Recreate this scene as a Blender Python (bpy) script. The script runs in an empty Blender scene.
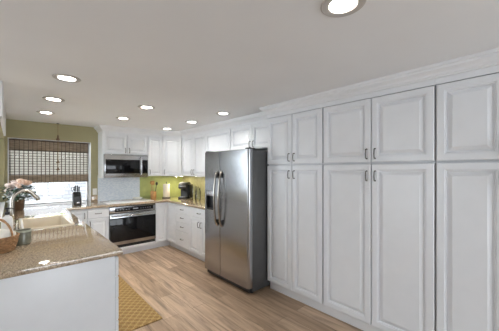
import bpy, bmesh, math, random
from mathutils import Vector, Matrix
random.seed(7)
C = bpy.context.scene.collection
S = bpy.context.scene
PI = math.pi

# ------------------------------------------------------------------ camera
H = 2.283            # ceiling height
cam_data = bpy.data.cameras.new('camera')
cam = bpy.data.objects.new('camera', cam_data); C.objects.link(cam)
cam.location = (0, 0, 1.5)
cam.rotation_euler = (PI/2, 0, -math.radians(42.41))
cam_data.sensor_width = 36.0
cam_data.lens = 36.0*260.0/499.0
cam_data.shift_y = 4.5/499.0
cam_data.clip_start = 0.02
S.camera = cam
S.view_settings.view_transform = 'Standard'
S.view_settings.look = 'None'
S.view_settings.gamma = 1.0
S.view_settings.use_curve_mapping = False
S.view_settings.exposure = 0.87
# ------------------------------------------------------------------ world: bright hazy sky
W = bpy.data.worlds.new('world'); S.world = W; W.use_nodes = True
bg = W.node_tree.nodes['Background']
bg.inputs['Color'].default_value = (0.86, 0.93, 1.0, 1); bg.inputs['Strength'].default_value = 5.1
# ------------------------------------------------------------------ daylight: portals in the window openings guide the sky light
def portal(name, loc, rot, sx, sy):
    l = bpy.data.lights.new(name, 'AREA'); l.shape = 'RECTANGLE'; l.size = sx; l.size_y = sy
    l.cycles.is_portal = True
    o = bpy.data.objects.new(name, l); C.objects.link(o); o.location = loc; o.rotation_euler = rot
    return o
portal('added_daylight_side', (-3.6, 2.3, 1.2), (0, -PI/2, 0), 1.8, 1.2)  # side opening is invented as a daylight source
portal('added_daylight_rear', (1.2, -3.6, 1.2), (PI/2, 0, 0), 2.2, 1.8)  # rear opening behind the camera, also added for its daylight
portal('daylight_sink', (-0.21, 4.285, 1.495), (0, -PI/2, 0), 0.95, 1.93)
portal('daylight_kitchen', (0.506, 5.68, 1.457), (-PI/2, 0, 0), 1.11, 1.086)
BULB = 160.0          # emission of the downlight bulbs
UNDER = 95.0         # emission of the under cabinet strips

# ------------------------------------------------------------------ materials
def nt(name):
    m = bpy.data.materials.new(name); m.use_nodes = True
    t = m.node_tree; b = t.nodes['Principled BSDF']
    return m, t, b
def N(t, typ, **kw):
    n = t.nodes.new(typ)
    for k, v in kw.items():
        if k in n.inputs: n.inputs[k].default_value = v
        else: setattr(n, k, v)
    return n
def coords(t, scale=(1, 1, 1), rot=(0, 0, 0)):
    tc = t.nodes.new('ShaderNodeTexCoord'); mp = t.nodes.new('ShaderNodeMapping')
    mp.inputs['Scale'].default_value = scale; mp.inputs['Rotation'].default_value = rot
    t.links.new(tc.outputs['Object'], mp.inputs['Vector'])
    return mp.outputs['Vector']
def ramp(t, fac, stops):
    r = t.nodes.new('ShaderNodeValToRGB'); e = r.color_ramp.elements
    while len(e) < len(stops): e.new(0.5)
    for i, (p, c) in enumerate(stops): e[i].position = p; e[i].color = (*c, 1)
    t.links.new(fac, r.inputs['Fac']); return r.outputs['Color']
def bump(t, b, h, strength=0.2, dist=0.002):
    n = t.nodes.new('ShaderNodeBump'); n.inputs['Strength'].default_value = strength; n.inputs['Distance'].default_value = dist
    t.links.new(h, n.inputs['Height']); t.links.new(n.outputs['Normal'], b.inputs['Normal'])
def mat(name, col, rough=0.5, metal=0.0, var=0.04, scale=8.0, bmp=0.0, bscale=60.0, spec=None, coat=0.0):
    m, t, b = nt(name)
    v = coords(t)
    no = N(t, 'ShaderNodeTexNoise', Scale=scale, Detail=3.0); t.links.new(v, no.inputs['Vector'])
    lo = tuple(max(0, c*(1-var)) for c in col); hi = tuple(min(1, c*(1+var)) for c in col)
    t.links.new(ramp(t, no.outputs['Fac'], [(0.3, lo), (0.7, hi)]), b.inputs['Base Color'])
    b.inputs['Roughness'].default_value = rough; b.inputs['Metallic'].default_value = metal
    if spec is not None: b.inputs['Specular IOR Level'].default_value = spec
    if coat: b.inputs['Coat Weight'].default_value = coat; b.inputs['Coat Roughness'].default_value = 0.1
    if bmp:
        n2 = N(t, 'ShaderNodeTexNoise', Scale=bscale, Detail=4.0); t.links.new(v, n2.inputs['Vector'])
        bump(t, b, n2.outputs['Fac'], bmp)
    return m
M = {}
M['white'] = mat('white_cabinet_paint', (0.81, 0.83, 0.86), 0.32, var=0.015)
M['trim'] = mat('white_trim_paint', (0.80, 0.81, 0.83), 0.35, var=0.015)
M['ceiling'] = mat('ceiling_paint', (0.83, 0.84, 0.85), 0.9, var=0.02, scale=1.5, bmp=0.35, bscale=35)
M['wallwhite'] = mat('white_wall_paint', (0.72, 0.72, 0.70), 0.85, var=0.02, bmp=0.1)
M['olive'] = mat('olive_wall_paint', (0.38, 0.345, 0.20), 0.8, var=0.04, scale=3, bmp=0.1)
M['green'] = mat('green_backsplash', (0.47, 0.53, 0.21), 0.35, var=0.10, scale=9)
M['pewter'] = mat('pewter_metal', (0.16, 0.155, 0.15), 0.4, 1.0)
M['ringgrey'] = mat('warm_grey_trim', (0.52, 0.50, 0.47), 0.5, var=0.02)
M['chrome'] = mat('brushed_nickel', (0.42, 0.39, 0.35), 0.26, 1.0, bmp=0.02)
M['black'] = mat('black_plastic', (0.015, 0.015, 0.017), 0.35)
M['gap'] = mat('dark_gap', (0.02, 0.02, 0.02), 0.8)
M['blackglass'] = mat('black_glass', (0.006, 0.006, 0.007), 0.06, var=0.1, spec=0.25)
M['display'] = mat('display_glyphs', (0.35, 0.37, 0.4), 0.4)
M['ceramic'] = mat('cream_enamel', (0.68, 0.61, 0.49), 0.2, var=0.02)
M['whiteglass'] = mat('white_glass', (0.90, 0.90, 0.90), 0.12, var=0.01)
M['whiteplastic'] = mat('white_plastic', (0.82, 0.82, 0.80), 0.35)
M['paper'] = mat('paper', (0.86, 0.82, 0.72), 0.9, bmp=0.2, bscale=120)
M['cloth'] = mat('white_cloth', (0.82, 0.80, 0.74), 0.9, bmp=0.3, bscale=90)
M['wood'] = mat('light_wood', (0.50, 0.27, 0.10), 0.45, var=0.2, scale=25)
M['darkwood'] = mat('dark_wood', (0.13, 0.07, 0.035), 0.5, var=0.2, scale=25)
M['wicker'] = mat('wicker', (0.40, 0.22, 0.10), 0.6, var=0.35, scale=60, bmp=0.6, bscale=90)
M['leaf'] = mat('dark_leaves', (0.025, 0.055, 0.028), 0.6, var=0.4, scale=30)
M['whiteflower'] = mat('white_petals', (0.82, 0.84, 0.82), 0.8)
M['greyglass'] = mat('grey_green_glass', (0.20, 0.20, 0.15), 0.25, var=0.25, scale=30)
M['silver'] = mat('silver_plastic', (0.5, 0.5, 0.52), 0.25, 0.8)
M['hedge'] = mat('hedge_leaves', (0.30, 0.38, 0.20), 0.8, var=0.35, scale=14)
M['ground'] = mat('pale_ground', (0.6, 0.58, 0.54), 0.9, bmp=0.3)
M['cord'] = mat('tan_cord', (0.30, 0.22, 0.10), 0.8)

def emis(name, col, s):
    m, t, b = nt(name)
    b.inputs['Base Color'].default_value = (0.8, 0.8, 0.8, 1)
    b.inputs['Emission Color'].default_value = (*col, 1); b.inputs['Emission Strength'].default_value = s
    return m
M['bulb'] = emis('warm_bulb', (1.0, 0.955, 0.90), BULB)
M['bulbdim'] = emis('warm_bulb_dimmed', (1.0, 0.955, 0.90), BULB*0.2)
M['bulbcorner'] = emis('warm_bulb_corner', (1.0, 0.955, 0.90), BULB*0.55)
M['strip'] = emis('warm_strip', (1.0, 0.90, 0.68), UNDER)

def stainless():
    m, t, b = nt('brushed_stainless')
    v = coords(t, (2, 2, 260))
    n = N(t, 'ShaderNodeTexNoise', Scale=3.0, Detail=3.0); t.links.new(v, n.inputs['Vector'])
    t.links.new(ramp(t, n.outputs['Fac'], [(0.3, (0.38, 0.385, 0.395)), (0.7, (0.42, 0.425, 0.435))]), b.inputs['Base Color'])
    b.inputs['Metallic'].default_value = 1.0; b.inputs['Roughness'].default_value = 0.22
    b.inputs['Anisotropic'].default_value = 0.5
    return m
M['steel'] = stainless()
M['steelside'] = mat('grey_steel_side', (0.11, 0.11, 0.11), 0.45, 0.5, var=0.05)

def granite():
    m, t, b = nt('speckled_granite')
    v = coords(t)
    n1 = N(t, 'ShaderNodeTexVoronoi', Scale=230.0); t.links.new(v, n1.inputs['Vector'])
    n2 = N(t, 'ShaderNodeTexNoise', Scale=75.0, Detail=6.0); t.links.new(v, n2.inputs['Vector'])
    n3 = N(t, 'ShaderNodeTexNoise', Scale=240.0, Detail=2.0); t.links.new(v, n3.inputs['Vector'])
    c1 = ramp(t, n2.outputs['Fac'], [(0.30, (0.29, 0.20, 0.115)), (0.5, (0.53, 0.385, 0.225)), (0.70, (0.70, 0.54, 0.345))])
    c2 = ramp(t, n3.outputs['Fac'], [(0.40, (0.35, 0.33, 0.33)), (0.55, (1, 1, 1))])
    mx = N(t, 'ShaderNodeMixRGB', blend_type='MULTIPLY'); mx.inputs['Fac'].default_value = 0.8
    t.links.new(c1, mx.inputs['Color1']); t.links.new(c2, mx.inputs['Color2'])
    mx2 = N(t, 'ShaderNodeMixRGB', blend_type='OVERLAY'); mx2.inputs['Fac'].default_value = 0.18
    t.links.new(mx.outputs['Color'], mx2.inputs['Color1'])
    bwn = N(t, 'ShaderNodeRGBToBW'); t.links.new(n1.outputs['Color'], bwn.inputs[0]); t.links.new(bwn.outputs[0], mx2.inputs['Color2'])
    hs = N(t, 'ShaderNodeHueSaturation'); hs.inputs['Saturation'].default_value = 0.85
    t.links.new(mx2.outputs['Color'], hs.inputs['Color'])
    t.links.new(hs.outputs['Color'], b.inputs['Base Color'])
    b.inputs['Roughness'].default_value = 0.05
    b.inputs['Specular IOR Level'].default_value = 1.0; b.inputs['Coat Weight'].default_value = 0.7; b.inputs['Coat Roughness'].default_value = 0.03
    return m
M['granite'] = granite()

def planks():
    m, t, b = nt('oak_planks')
    v = coords(t, (1, 1, 1), (0, 0, PI/2))
    br = N(t, 'ShaderNodeTexBrick', Scale=1.0, offset=0.37)
    br.inputs['Brick Width'].default_value = 1.25; br.inputs['Row Height'].default_value = 0.16
    br.inputs['Mortar Size'].default_value = 0.0015; br.inputs['Bias'].default_value = 0.0
    br.inputs['Color1'].default_value = (0.0, 0.0, 0.0, 1); br.inputs['Color2'].default_value = (1, 1, 1, 1)
    br.inputs['Mortar'].default_value = (0.2, 0.2, 0.2, 1)
    t.links.new(v, br.inputs['Vector'])
    base = ramp(t, br.outputs['Color'], [(0.0, (0.36, 0.25, 0.165)), (0.5, (0.47, 0.335, 0.225)), (1.0, (0.58, 0.425, 0.30))])
    v2 = coords(t, (11, 0.9, 1))
    g = N(t, 'ShaderNodeTexNoise', Scale=1.6, Detail=6.0, Roughness=0.65, Distortion=0.8); t.links.new(v2, g.inputs['Vector'])
    gc = ramp(t, g.outputs['Fac'], [(0.32, (0.40, 0.38, 0.37)), (0.48, (0.86, 0.85, 0.84)), (0.66, (1.20, 1.20, 1.20))])
    mx = N(t, 'ShaderNodeMixRGB', blend_type='MULTIPLY'); mx.inputs['Fac'].default_value = 0.85
    t.links.new(base, mx.inputs['Color1']); t.links.new(gc, mx.inputs['Color2'])
    mm = N(t, 'ShaderNodeMixRGB'); mm.inputs['Color2'].default_value = (0.12, 0.08, 0.05, 1)
    t.links.new(br.outputs['Fac'], mm.inputs['Fac']); t.links.new(mx.outputs['Color'], mm.inputs['Color1'])
    t.links.new(mm.outputs['Color'], b.inputs['Base Color'])
    b.inputs['Roughness'].default_value = 0.42
    bump(t, b, g.outputs['Fac'], 0.08, 0.002)
    return m
M['planks'] = planks()

def mosaic():
    m, t, b = nt('grey_blue_mosaic')
    v = coords(t, (1, 1, 1), (PI/2, 0, 0))
    br = N(t, 'ShaderNodeTexBrick', Scale=1.0, offset=0.5)
    br.inputs['Brick Width'].default_value = 0.03; br.inputs['Row Height'].default_value = 0.015
    br.inputs['Mortar Size'].default_value = 0.0012
    br.inputs['Color1'].default_value = (0.64, 0.74, 0.86, 1); br.inputs['Color2'].default_value = (0.82, 0.89, 0.97, 1)
    br.inputs['Mortar'].default_value = (0.7, 0.74, 0.78, 1)
    t.links.new(v, br.inputs['Vector']); t.links.new(br.outputs['Color'], b.inputs['Base Color'])
    b.inputs['Roughness'].default_value = 0.3
    return m
M['mosaic'] = mosaic()

def tanstone():
    m, t, b = nt('tan_stone_tile')
    v = coords(t)
    n = N(t, 'ShaderNodeTexNoise', Scale=26.0, Detail=5.0); t.links.new(v, n.inputs['Vector'])
    t.links.new(ramp(t, n.outputs['Fac'], [(0.3, (0.30, 0.29, 0.13)), (0.55, (0.44, 0.41, 0.22)), (0.75, (0.55, 0.50, 0.33))]), b.inputs['Base Color'])
    b.inputs['Roughness'].default_value = 0.4
    return m
M['tanstone'] = tanstone()

def blockwall():
    m, t, b = nt('grey_block_wall')
    v = coords(t, (1, 1, 1), (PI/2, 0, 0))
    br = N(t, 'ShaderNodeTexBrick', Scale=1.0, offset=0.5)
    br.inputs['Brick Width'].default_value = 0.30; br.inputs['Row Height'].default_value = 0.10
    br.inputs['Mortar Size'].default_value = 0.009
    br.inputs['Color1'].default_value = (0.24, 0.24, 0.245, 1); br.inputs['Color2'].default_value = (0.20, 0.20, 0.21, 1)
    br.inputs['Mortar'].default_value = (0.12, 0.12, 0.135, 1)
    t.links.new(v, br.inputs['Vector']); t.links.new(br.outputs['Color'], b.inputs['Base Color'])
    b.inputs['Roughness'].default_value = 0.9
    return m
M['blockwall'] = blockwall()

def reed(name, c0, c1, trans):
    m, t, b = nt(name)
    v = coords(t, (5, 5, 120))
    n = N(t, 'ShaderNodeTexNoise', Scale=2.0, Detail=3.0); t.links.new(v, n.inputs['Vector'])
    col = ramp(t, n.outputs['Fac'], [(0.35, c0), (0.65, c1)])
    t.links.new(col, b.inputs['Base Color']); b.inputs['Roughness'].default_value = 0.7
    tr = t.nodes.new('ShaderNodeBsdfTranslucent'); t.links.new(col, tr.inputs['Color'])
    mx = t.nodes.new('ShaderNodeMixShader'); mx.inputs['Fac'].default_value = trans
    out = t.nodes['Material Output']
    t.links.new(b.outputs[0], mx.inputs[1]); t.links.new(tr.outputs[0], mx.inputs[2]); t.links.new(mx.outputs[0], out.inputs['Surface'])
    return m
M['reed'] = reed('pale_reeds', (0.60, 0.56, 0.50), (0.88, 0.86, 0.82), 0.7)
M['reedband'] = reed('brown_reeds', (0.26, 0.195, 0.14), (0.54, 0.44, 0.33), 0.3)
M['rose'] = reed('peach_petals', (0.93, 0.72, 0.60), (0.97, 0.84, 0.76), 0.4)
M['rosepink'] = reed('pink_petals', (0.94, 0.80, 0.75), (0.97, 0.89, 0.86), 0.4)
M['reedcord'] = reed('dark_cords', (0.045, 0.03, 0.02), (0.09, 0.06, 0.04), 0.05)

def glass(name='window_glass', tint=(0.97, 0.98, 0.98), ior=1.45):
    m, t, b = nt(name)
    tr = t.nodes.new('ShaderNodeBsdfTransparent'); tr.inputs['Color'].default_value = (*tint, 1)
    gl = t.nodes.new('ShaderNodeBsdfGlossy'); gl.inputs['Roughness'].default_value = 0.02
    fr = t.nodes.new('ShaderNodeFresnel'); fr.inputs['IOR'].default_value = ior
    mx = t.nodes.new('ShaderNodeMixShader')
    t.links.new(fr.outputs[0], mx.inputs['Fac']); t.links.new(tr.outputs[0], mx.inputs[1]); t.links.new(gl.outputs[0], mx.inputs[2])
    t.links.new(mx.outputs[0], t.nodes['Material Output'].inputs['Surface'])
    return m
M['glass'] = glass()
M['jarglass'] = glass('jar_glass', (0.97, 0.98, 0.97), 1.45)

def rugmat():
    m, t, b = nt('gold_trellis_weave')
    v = coords(t, (1, 1, 1))
    # quatrefoil like trellis from two diagonal waves
    def wave(rot):
        mp = t.nodes.new('ShaderNodeMapping'); mp.inputs['Rotation'].default_value = (0, 0, rot)
        t.links.new(v, mp.inputs['Vector'])
        w = N(t, 'ShaderNodeTexWave', Scale=5.4, Distortion=0.0); w.bands_direction = 'X'
        t.links.new(mp.outputs['Vector'], w.inputs['Vector']); return w.outputs['Fac']
    ma = N(t, 'ShaderNodeMath', operation='MULTIPLY')
    t.links.new(wave(PI/4), ma.inputs[0]); t.links.new(wave(-PI/4), ma.inputs[1])
    col = ramp(t, ma.outputs[0], [(0.02, (0.47, 0.31, 0.12)), (0.10, (0.33, 0.20, 0.06)), (0.45, (0.285, 0.165, 0.045)), (0.55, (0.47, 0.31, 0.12)), (0.70, (0.285, 0.165, 0.045))])
    n = N(t, 'ShaderNodeTexNoise', Scale=60.0, Detail=3.0); t.links.new(v, n.inputs['Vector'])
    mx = N(t, 'ShaderNodeMixRGB', blend_type='MULTIPLY'); mx.inputs['Fac'].default_value = 0.5
    t.links.new(col, mx.inputs['Color1']); t.links.new(ramp(t, n.outputs['Fac'], [(0.3, (0.6, 0.6, 0.6)), (0.6, (1, 1, 1))]), mx.inputs['Color2'])
    t.links.new(mx.outputs['Color'], b.inputs['Base Color']); b.inputs['Roughness'].default_value = 0.75
    return m
M['rug'] = rugmat()

# ------------------------------------------------------------------ mesh builder
def wloc(o):
    v = Vector((0, 0, 0))
    while o is not None: v = v + o.location; o = o.parent
    return v
class B:
    def __init__(s): s.bm = bmesh.new()
    def quad(s, *p):
        return s.bm.faces.new([s.bm.verts.new(q) for q in p])
    def box(s, x0, x1, y0, y1, z0, z1, bev=0.0, seg=2):
        r = bmesh.ops.create_cube(s.bm, size=1.0)
        vs = r['verts']
        for v in vs:
            v.co = Vector(((x0+x1)/2+v.co.x*(x1-x0), (y0+y1)/2+v.co.y*(y1-y0), (z0+z1)/2+v.co.z*(z1-z0)))
        if bev:
            es = list({e for v in vs for e in v.link_edges})
            bmesh.ops.bevel(s.bm, geom=es, offset=bev, segments=seg, affect='EDGES', profile=0.5)
        return s
    def obox(s, c, ax, ay, az, hx, hy, hz, bev=0.0):
        """oriented box: centre, three unit axes, half sizes"""
        r = bmesh.ops.create_cube(s.bm, size=2.0); vs = r['verts']
        c, ax, ay, az = Vector(c), Vector(ax), Vector(ay), Vector(az)
        for v in vs: v.co = c + ax*(v.co.x*hx) + ay*(v.co.y*hy) + az*(v.co.z*hz)
        bmesh.ops.recalc_face_normals(s.bm, faces=list({f for v in vs for f in v.link_faces}))
        if bev:
            es = list({e for v in vs for e in v.link_edges})
            bmesh.ops.bevel(s.bm, geom=es, offset=bev, segments=2, affect='EDGES', profile=0.5)
        return s
    def loops(s, rings, closed=True, cap0=True, cap1=True):
        R = [[s.bm.verts.new(p) for p in r] for r in rings]
        n = len(R[0])
        for a, b in zip(R, R[1:]):
            for i in range(n if closed else n-1):
                j = (i+1) % n
                s.bm.faces.new((a[i], a[j], b[j], b[i]))
        if cap0: s.bm.faces.new(list(reversed(R[0])))
        if cap1: s.bm.faces.new(R[-1])
        return s
    def tube(s, pts, r, n=10, cap=True):
        pts = [Vector(p) for p in pts]; rings = []
        up = None
        for i, p in enumerate(pts):
            d = (pts[min(i+1, len(pts)-1)] - pts[max(i-1, 0)]).normalized()
            if up is None:
                up = Vector((0, 0, 1)) if abs(d.z) < 0.9 else Vector((1, 0, 0))
            a = (up - d*up.dot(d)).normalized(); b = d.cross(a); up = a
            rr = r[i] if isinstance(r, (list, tuple)) else r
            rings.append([p + a*(rr*math.cos(2*PI*k/n)) + b*(rr*math.sin(2*PI*k/n)) for k in range(n)])
        return s.loops(rings, True, cap, cap)
    def lathe(s, prof, c=(0, 0), n=28, cap0=True, cap1=True):
        rings = [[(c[0]+r*math.cos(2*PI*k/n), c[1]+r*math.sin(2*PI*k/n), z) for k in range(n)] for r, z in prof]
        return s.loops(rings, True, cap0, cap1)
    def ball(s, c, r, sc=(1, 1, 1), u=12, v=8):
        m = Matrix.Translation(Vector(c)) @ Matrix.Diagonal((*sc, 1))
        bmesh.ops.create_uvsphere(s.bm, u_segments=u, v_segments=v, radius=r, matrix=m); return s
    def prism(s, poly, axis, a0, a1, bev=0.0):
        """poly: 2D points; axis 'x','y','z' is the extrusion axis"""
        def P(p, a):
            return {'x': (a, p[0], p[1]), 'y': (p[0], a, p[1]), 'z': (p[0], p[1], a)}[axis]
        f0 = len(s.bm.faces)
        A = [s.bm.verts.new(P(p, a0)) for p in poly]; Bv = [s.bm.verts.new(P(p, a1)) for p in poly]
        n = len(poly); fs = []
        for i in range(n):
            fs.append(s.bm.faces.new((A[i], A[(i+1) % n], Bv[(i+1) % n], Bv[i])))
        fs.append(s.bm.faces.new(list(reversed(A)))); fs.append(s.bm.faces.new(Bv))
        bmesh.ops.recalc_face_normals(s.bm, faces=fs)
        if bev:
            es = list({e for f in fs for e in f.edges})
            bmesh.ops.bevel(s.bm, geom=es, offset=bev, segments=2, affect='EDGES', profile=0.5)
        return s
    def nested(s, O, U, Nn, w, h, steps):
        """raised front: rectangles nested by (inset, height above back plane)"""
        O, U, Nn = Vector(O), Vector(U), Vector(Nn); Z = Vector((0, 0, 1)); rings = []
        for i, d in steps:
            rings.append([O+U*i+Z*i+Nn*d, O+U*(w-i)+Z*i+Nn*d, O+U*(w-i)+Z*(h-i)+Nn*d, O+U*i+Z*(h-i)+Nn*d])
        s.loops(rings); bmesh.ops.recalc_face_normals(s.bm, faces=s.bm.faces[:]); return s
    def obj(s, name, m, parent=None, smooth=35):
        me = bpy.data.meshes.new(name)
        off = wloc(parent) if parent is not None else Vector((0, 0, 0))
        for v in s.bm.verts: v.co -= off
        s.bm.normal_update(); s.bm.to_mesh(me); s.bm.free()
        mm = M[m] if isinstance(m, str) else m
        me.materials.append(mm)
        if smooth:
            for p in me.polygons: p.use_smooth = True
            me.set_sharp_from_angle(angle=math.radians(smooth))
        o = bpy.data.objects.new(name, me); C.objects.link(o)
        if parent is not None: o.parent = parent
        return o
def tag(o, label, cat, group=None):
    o['label'] = label; o['category'] = cat
    if group: o['group'] = group
    return o
def thing(name, label, cat, loc, group=None):
    o = bpy.data.objects.new(name, None); C.objects.link(o); o.location = loc; o.empty_display_size = 0.1
    return tag(o, label, cat, group)
def struct(name, b, m, parent=None, smooth=35):
    o = b.obj(name, m, parent, smooth); o['kind'] = 'structure'; return o
def rebase(o, loc):
    """move the origin of a single mesh thing to its base"""
    loc = Vector(loc)
    for v in o.data.vertices: v.co -= loc
    o.location = loc; return o

# ------------------------------------------------------------------ room shell
YB, XR, XL = 5.45, 2.90, -0.085
WX0, WX1, WZ0, WZ1 = -0.05, 1.062, 0.914, 2.0
YG = 5.635           # window frame plane
YW = 3.15            # near end of the kitchen's left wall
struct('floor', B().box(-3.6, 3.0, -3.6, YB+0.2, -0.08, 0.0), 'planks')
b = B()
b.box(-0.2, WX0, YB, YB+0.2, 0, H); b.box(WX1, XR+0.1, YB, YB+0.2, 0, H)
b.box(WX0, WX1, YB, YB+0.2, 0, WZ0-0.045); b.box(WX0, WX1, YB, YB+0.2, WZ1, H)
struct('wall_back', b, 'olive', None, 0)
LY0, LY1, LZ0, LZ1 = 3.32, 5.25, 1.02, 1.97      # window over the sink
b = B(); b.box(XL-0.12, XL, YW, LY0, 0, H); b.box(XL-0.12, XL, LY1, YB+0.2, 0, H); b.box(XL-0.12, XL, LY0, LY1, 0, LZ0); b.box(XL-0.12, XL, LY0, LY1, LZ1, H)
struct('wall_left', b, 'olive', None, 0)
struct('wall_left_return', B().box(-3.6, XL-0.12, YW, YW+0.12, 0, H), 'wallwhite', None, 0)
struct('wall_right', B().box(XR, XR+0.1, -3.6, YB+0.2, 0, H), 'wallwhite', None, 0)
b = B(); b.box(-3.6, -3.5, -3.6, 1.7, 0, H); b.box(-3.6, -3.5, 2.9, YW+0.12, 0, H); b.box(-3.6, -3.5, 1.7, 2.9, 0, 0.3); b.box(-3.6, -3.5, 1.7, 2.9, 2.1, H)
struct('wall_side', b, 'wallwhite', None, 0)
b = B(); b.box(-3.6, 0.1, -3.6, -3.5, 0, H); b.box(2.3, 3.0, -3.6, -3.5, 0, H); b.box(0.1, 2.3, -3.6, -3.5, 0, 0.3); b.box(0.1, 2.3, -3.6, -3.5, 2.1, H)
struct('wall_rear', b, 'wallwhite', None, 0)
# white header panel high on the left wall
struct('trim_header', B().box(XL, -0.062, YW, 4.95, 1.97, H, 0.004), 'trim')

LIGHTS = [(0.345, 2.68), (0.34, 3.575), (0.34, 4.47), (1.235, 3.25), (1.24, 4.19), (2.17, 4.69), (2.155, 3.75), (2.15, 2.895), (1.152, 0.608)]
# ceiling with round cut-outs for the recessed lights
def make_ceiling():
    b = B(); hs = 0.11; R = 0.078; X0, X1, Y0, Y1 = -3.6, 3.0, -3.6, YB+0.2
    nv = lambda x, y: b.bm.verts.new((x, y, H))
    xs = sorted({X0, X1, *[x-hs for x, y in LIGHTS], *[x+hs for x, y in LIGHTS]})
    ys = sorted({Y0, Y1, *[y-hs for x, y in LIGHTS], *[y+hs for x, y in LIGHTS]})
    for xa, xb in zip(xs, xs[1:]):
        for ya, yb in zip(ys, ys[1:]):
            cx, cy = (xa+xb)/2, (ya+yb)/2
            if any(abs(cx-x) < hs and abs(cy-y) < hs for x, y in LIGHTS): continue
            b.bm.faces.new((nv(xa, ya), nv(xa, yb), nv(xb, yb), nv(xb, ya)))
    n = 40
    for x, y in LIGHTS:
        sq, ci = [], []
        for k in range(n):
            a = 2*PI*k/n; dx, dy = math.cos(a), math.sin(a); q = hs/max(abs(dx), abs(dy))
            sq.append(nv(x+dx*q, y+dy*q)); ci.append(nv(x+dx*R, y+dy*R))
        for k in range(n):
            j = (k+1) % n; b.bm.faces.new((sq[k], ci[k], ci[j], sq[j]))
    bmesh.ops.remove_doubles(b.bm, verts=b.bm.verts[:], dist=1e-5)
    # roof slab above so that no daylight leaks into the cans
    b.box(X0, X1, Y0, Y1, H+0.14, H+0.24)
    for q in ((X0, X0+0.02, Y0, Y1), (X1-0.02, X1, Y0, Y1), (X0, X1, Y0, Y0+0.02), (X0, X1, Y1-0.02, Y1)): b.box(*q, H, H+0.15)
    struct('ceiling', b, 'ceiling', None, 0)
make_ceiling()

# kitchen window: granite sill belongs to the worktop; frame and pane here
b = B(); f = 0.035
b.box(WX0, WX0+f, YG-0.02, YG+0.03, WZ0, WZ1); b.box(WX1-f, WX1, YG-0.02, YG+0.03, WZ0, WZ1)
b.box(WX0, WX1, YG-0.02, YG+0.03, WZ0+0.002, WZ0+0.03); b.box(WX0, WX1, YG-0.02, YG+0.03, WZ1-f, WZ1)
b.box(WX0, WX0+0.006, YB, YG, WZ0, WZ1); b.box(WX1-0.006, WX1, YB, YG, WZ0, WZ1); b.box(WX0, WX1, YB, YG, WZ1-0.006, WZ1)
win = struct('window_1', b, 'trim')
B().box(WX0+f, WX1-f, YG, YG+0.005, WZ0+0.03, WZ1-f).obj('pane', 'glass', win)
b = B(); xa, xb = XL-0.12, XL-0.08
b.box(xa, xb, LY0, LY0+0.035, LZ0, LZ1); b.box(xa, xb, LY1-0.035, LY1, LZ0, LZ1); b.box(xa, xb, LY0, LY1, LZ0, LZ0+0.035); b.box(xa, xb, LY0, LY1, LZ1-0.035, LZ1)
b.box(xa+0.005, xb-0.005, 4.27, 4.30, LZ0, LZ1); b.box(xb, XL+0.012, LY0, LY1, LZ0, LZ0+0.012)
win = struct('window_4', b, 'trim')
for a, c in ((LY0+0.035, 4.27), (4.30, LY1-0.035)): B().box(xa+0.018, xa+0.022, a, c, LZ0+0.035, LZ1-0.035).obj('pane', 'glass', win)
# unseen side and rear windows, made up to bring daylight into the room
b = B()
for y in (1.7, 2.27, 2.84): b.box(-3.57, -3.52, y, y+0.06, 0.3, 2.1)
b.box(-3.57, -3.52, 1.7, 2.9, 0.3, 0.36); b.box(-3.57, -3.52, 1.7, 2.9, 2.04, 2.1)
struct('added_side_window', b, 'trim')
b = B()
for x in (0.1, 1.17, 2.24): b.box(x, x+0.06, -3.57, -3.52, 0.3, 2.1)
b.box(0.1, 2.3, -3.57, -3.52, 0.3, 0.36); b.box(0.1, 2.3, -3.57, -3.52, 2.04, 2.1)
struct('added_rear_window', b, 'trim')

# outdoors seen through the kitchen window
b = B().box(-7, 9, YB+0.2, 12, -0.3, -0.1); b.box(-7, -0.21, YW+0.13, YB+0.2, -0.3, -0.1)
struct('ground', b, 'ground')
struct('wall_garden', B().box(-6, 8, 9.0, 9.2, -0.1, 1.75), 'blockwall', None, 0)
b = B()
for k in range(1500):
    x = random.uniform(-3, 5); y = random.uniform(9.35, 10.2); z = random.uniform(1.2, 2.3)*(1-0.12*math.sin(x*2.2))
    a = Vector((random.gauss(0, 1), random.gauss(0, 1), random.gauss(0, 1))).normalized()
    c = a.cross(Vector((0.3, 0.5, 0.8))).normalized(); s_ = random.uniform(0.07, 0.15); p = Vector((x, y, z))
    b.quad(p-a*s_, p-c*s_*0.5, p+a*s_, p+c*s_*0.5)
for k in range(14):
    x = -2.8+k*0.6; b.tube([(x, 9.8, -0.1), (x+0.05, 9.75, 0.6), (x-0.05, 9.8, 1.6)], 0.03, 6)
hedge = b.obj('hedge', 'hedge'); tag(hedge, 'leafy hedge behind the pale block wall outside the kitchen window', 'hedge'); hedge['kind'] = 'stuff'
rebase(hedge, (1, 9.8, -0.1))

# backsplash
struct('wall_back_mosaic', B().box(1.17, 1.93, YB-0.008, YB, 0.914, 1.40), 'mosaic', None, 0)
struct('wall_back_splash', B().box(1.93, XR, YB-0.008, YB, 0.914, 1.40), 'green', None, 0)
struct('wall_right_splash', B().box(XR-0.008, XR, 3.2, YB-0.008, 0.914, 1.40), 'tanstone', None, 0)

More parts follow.
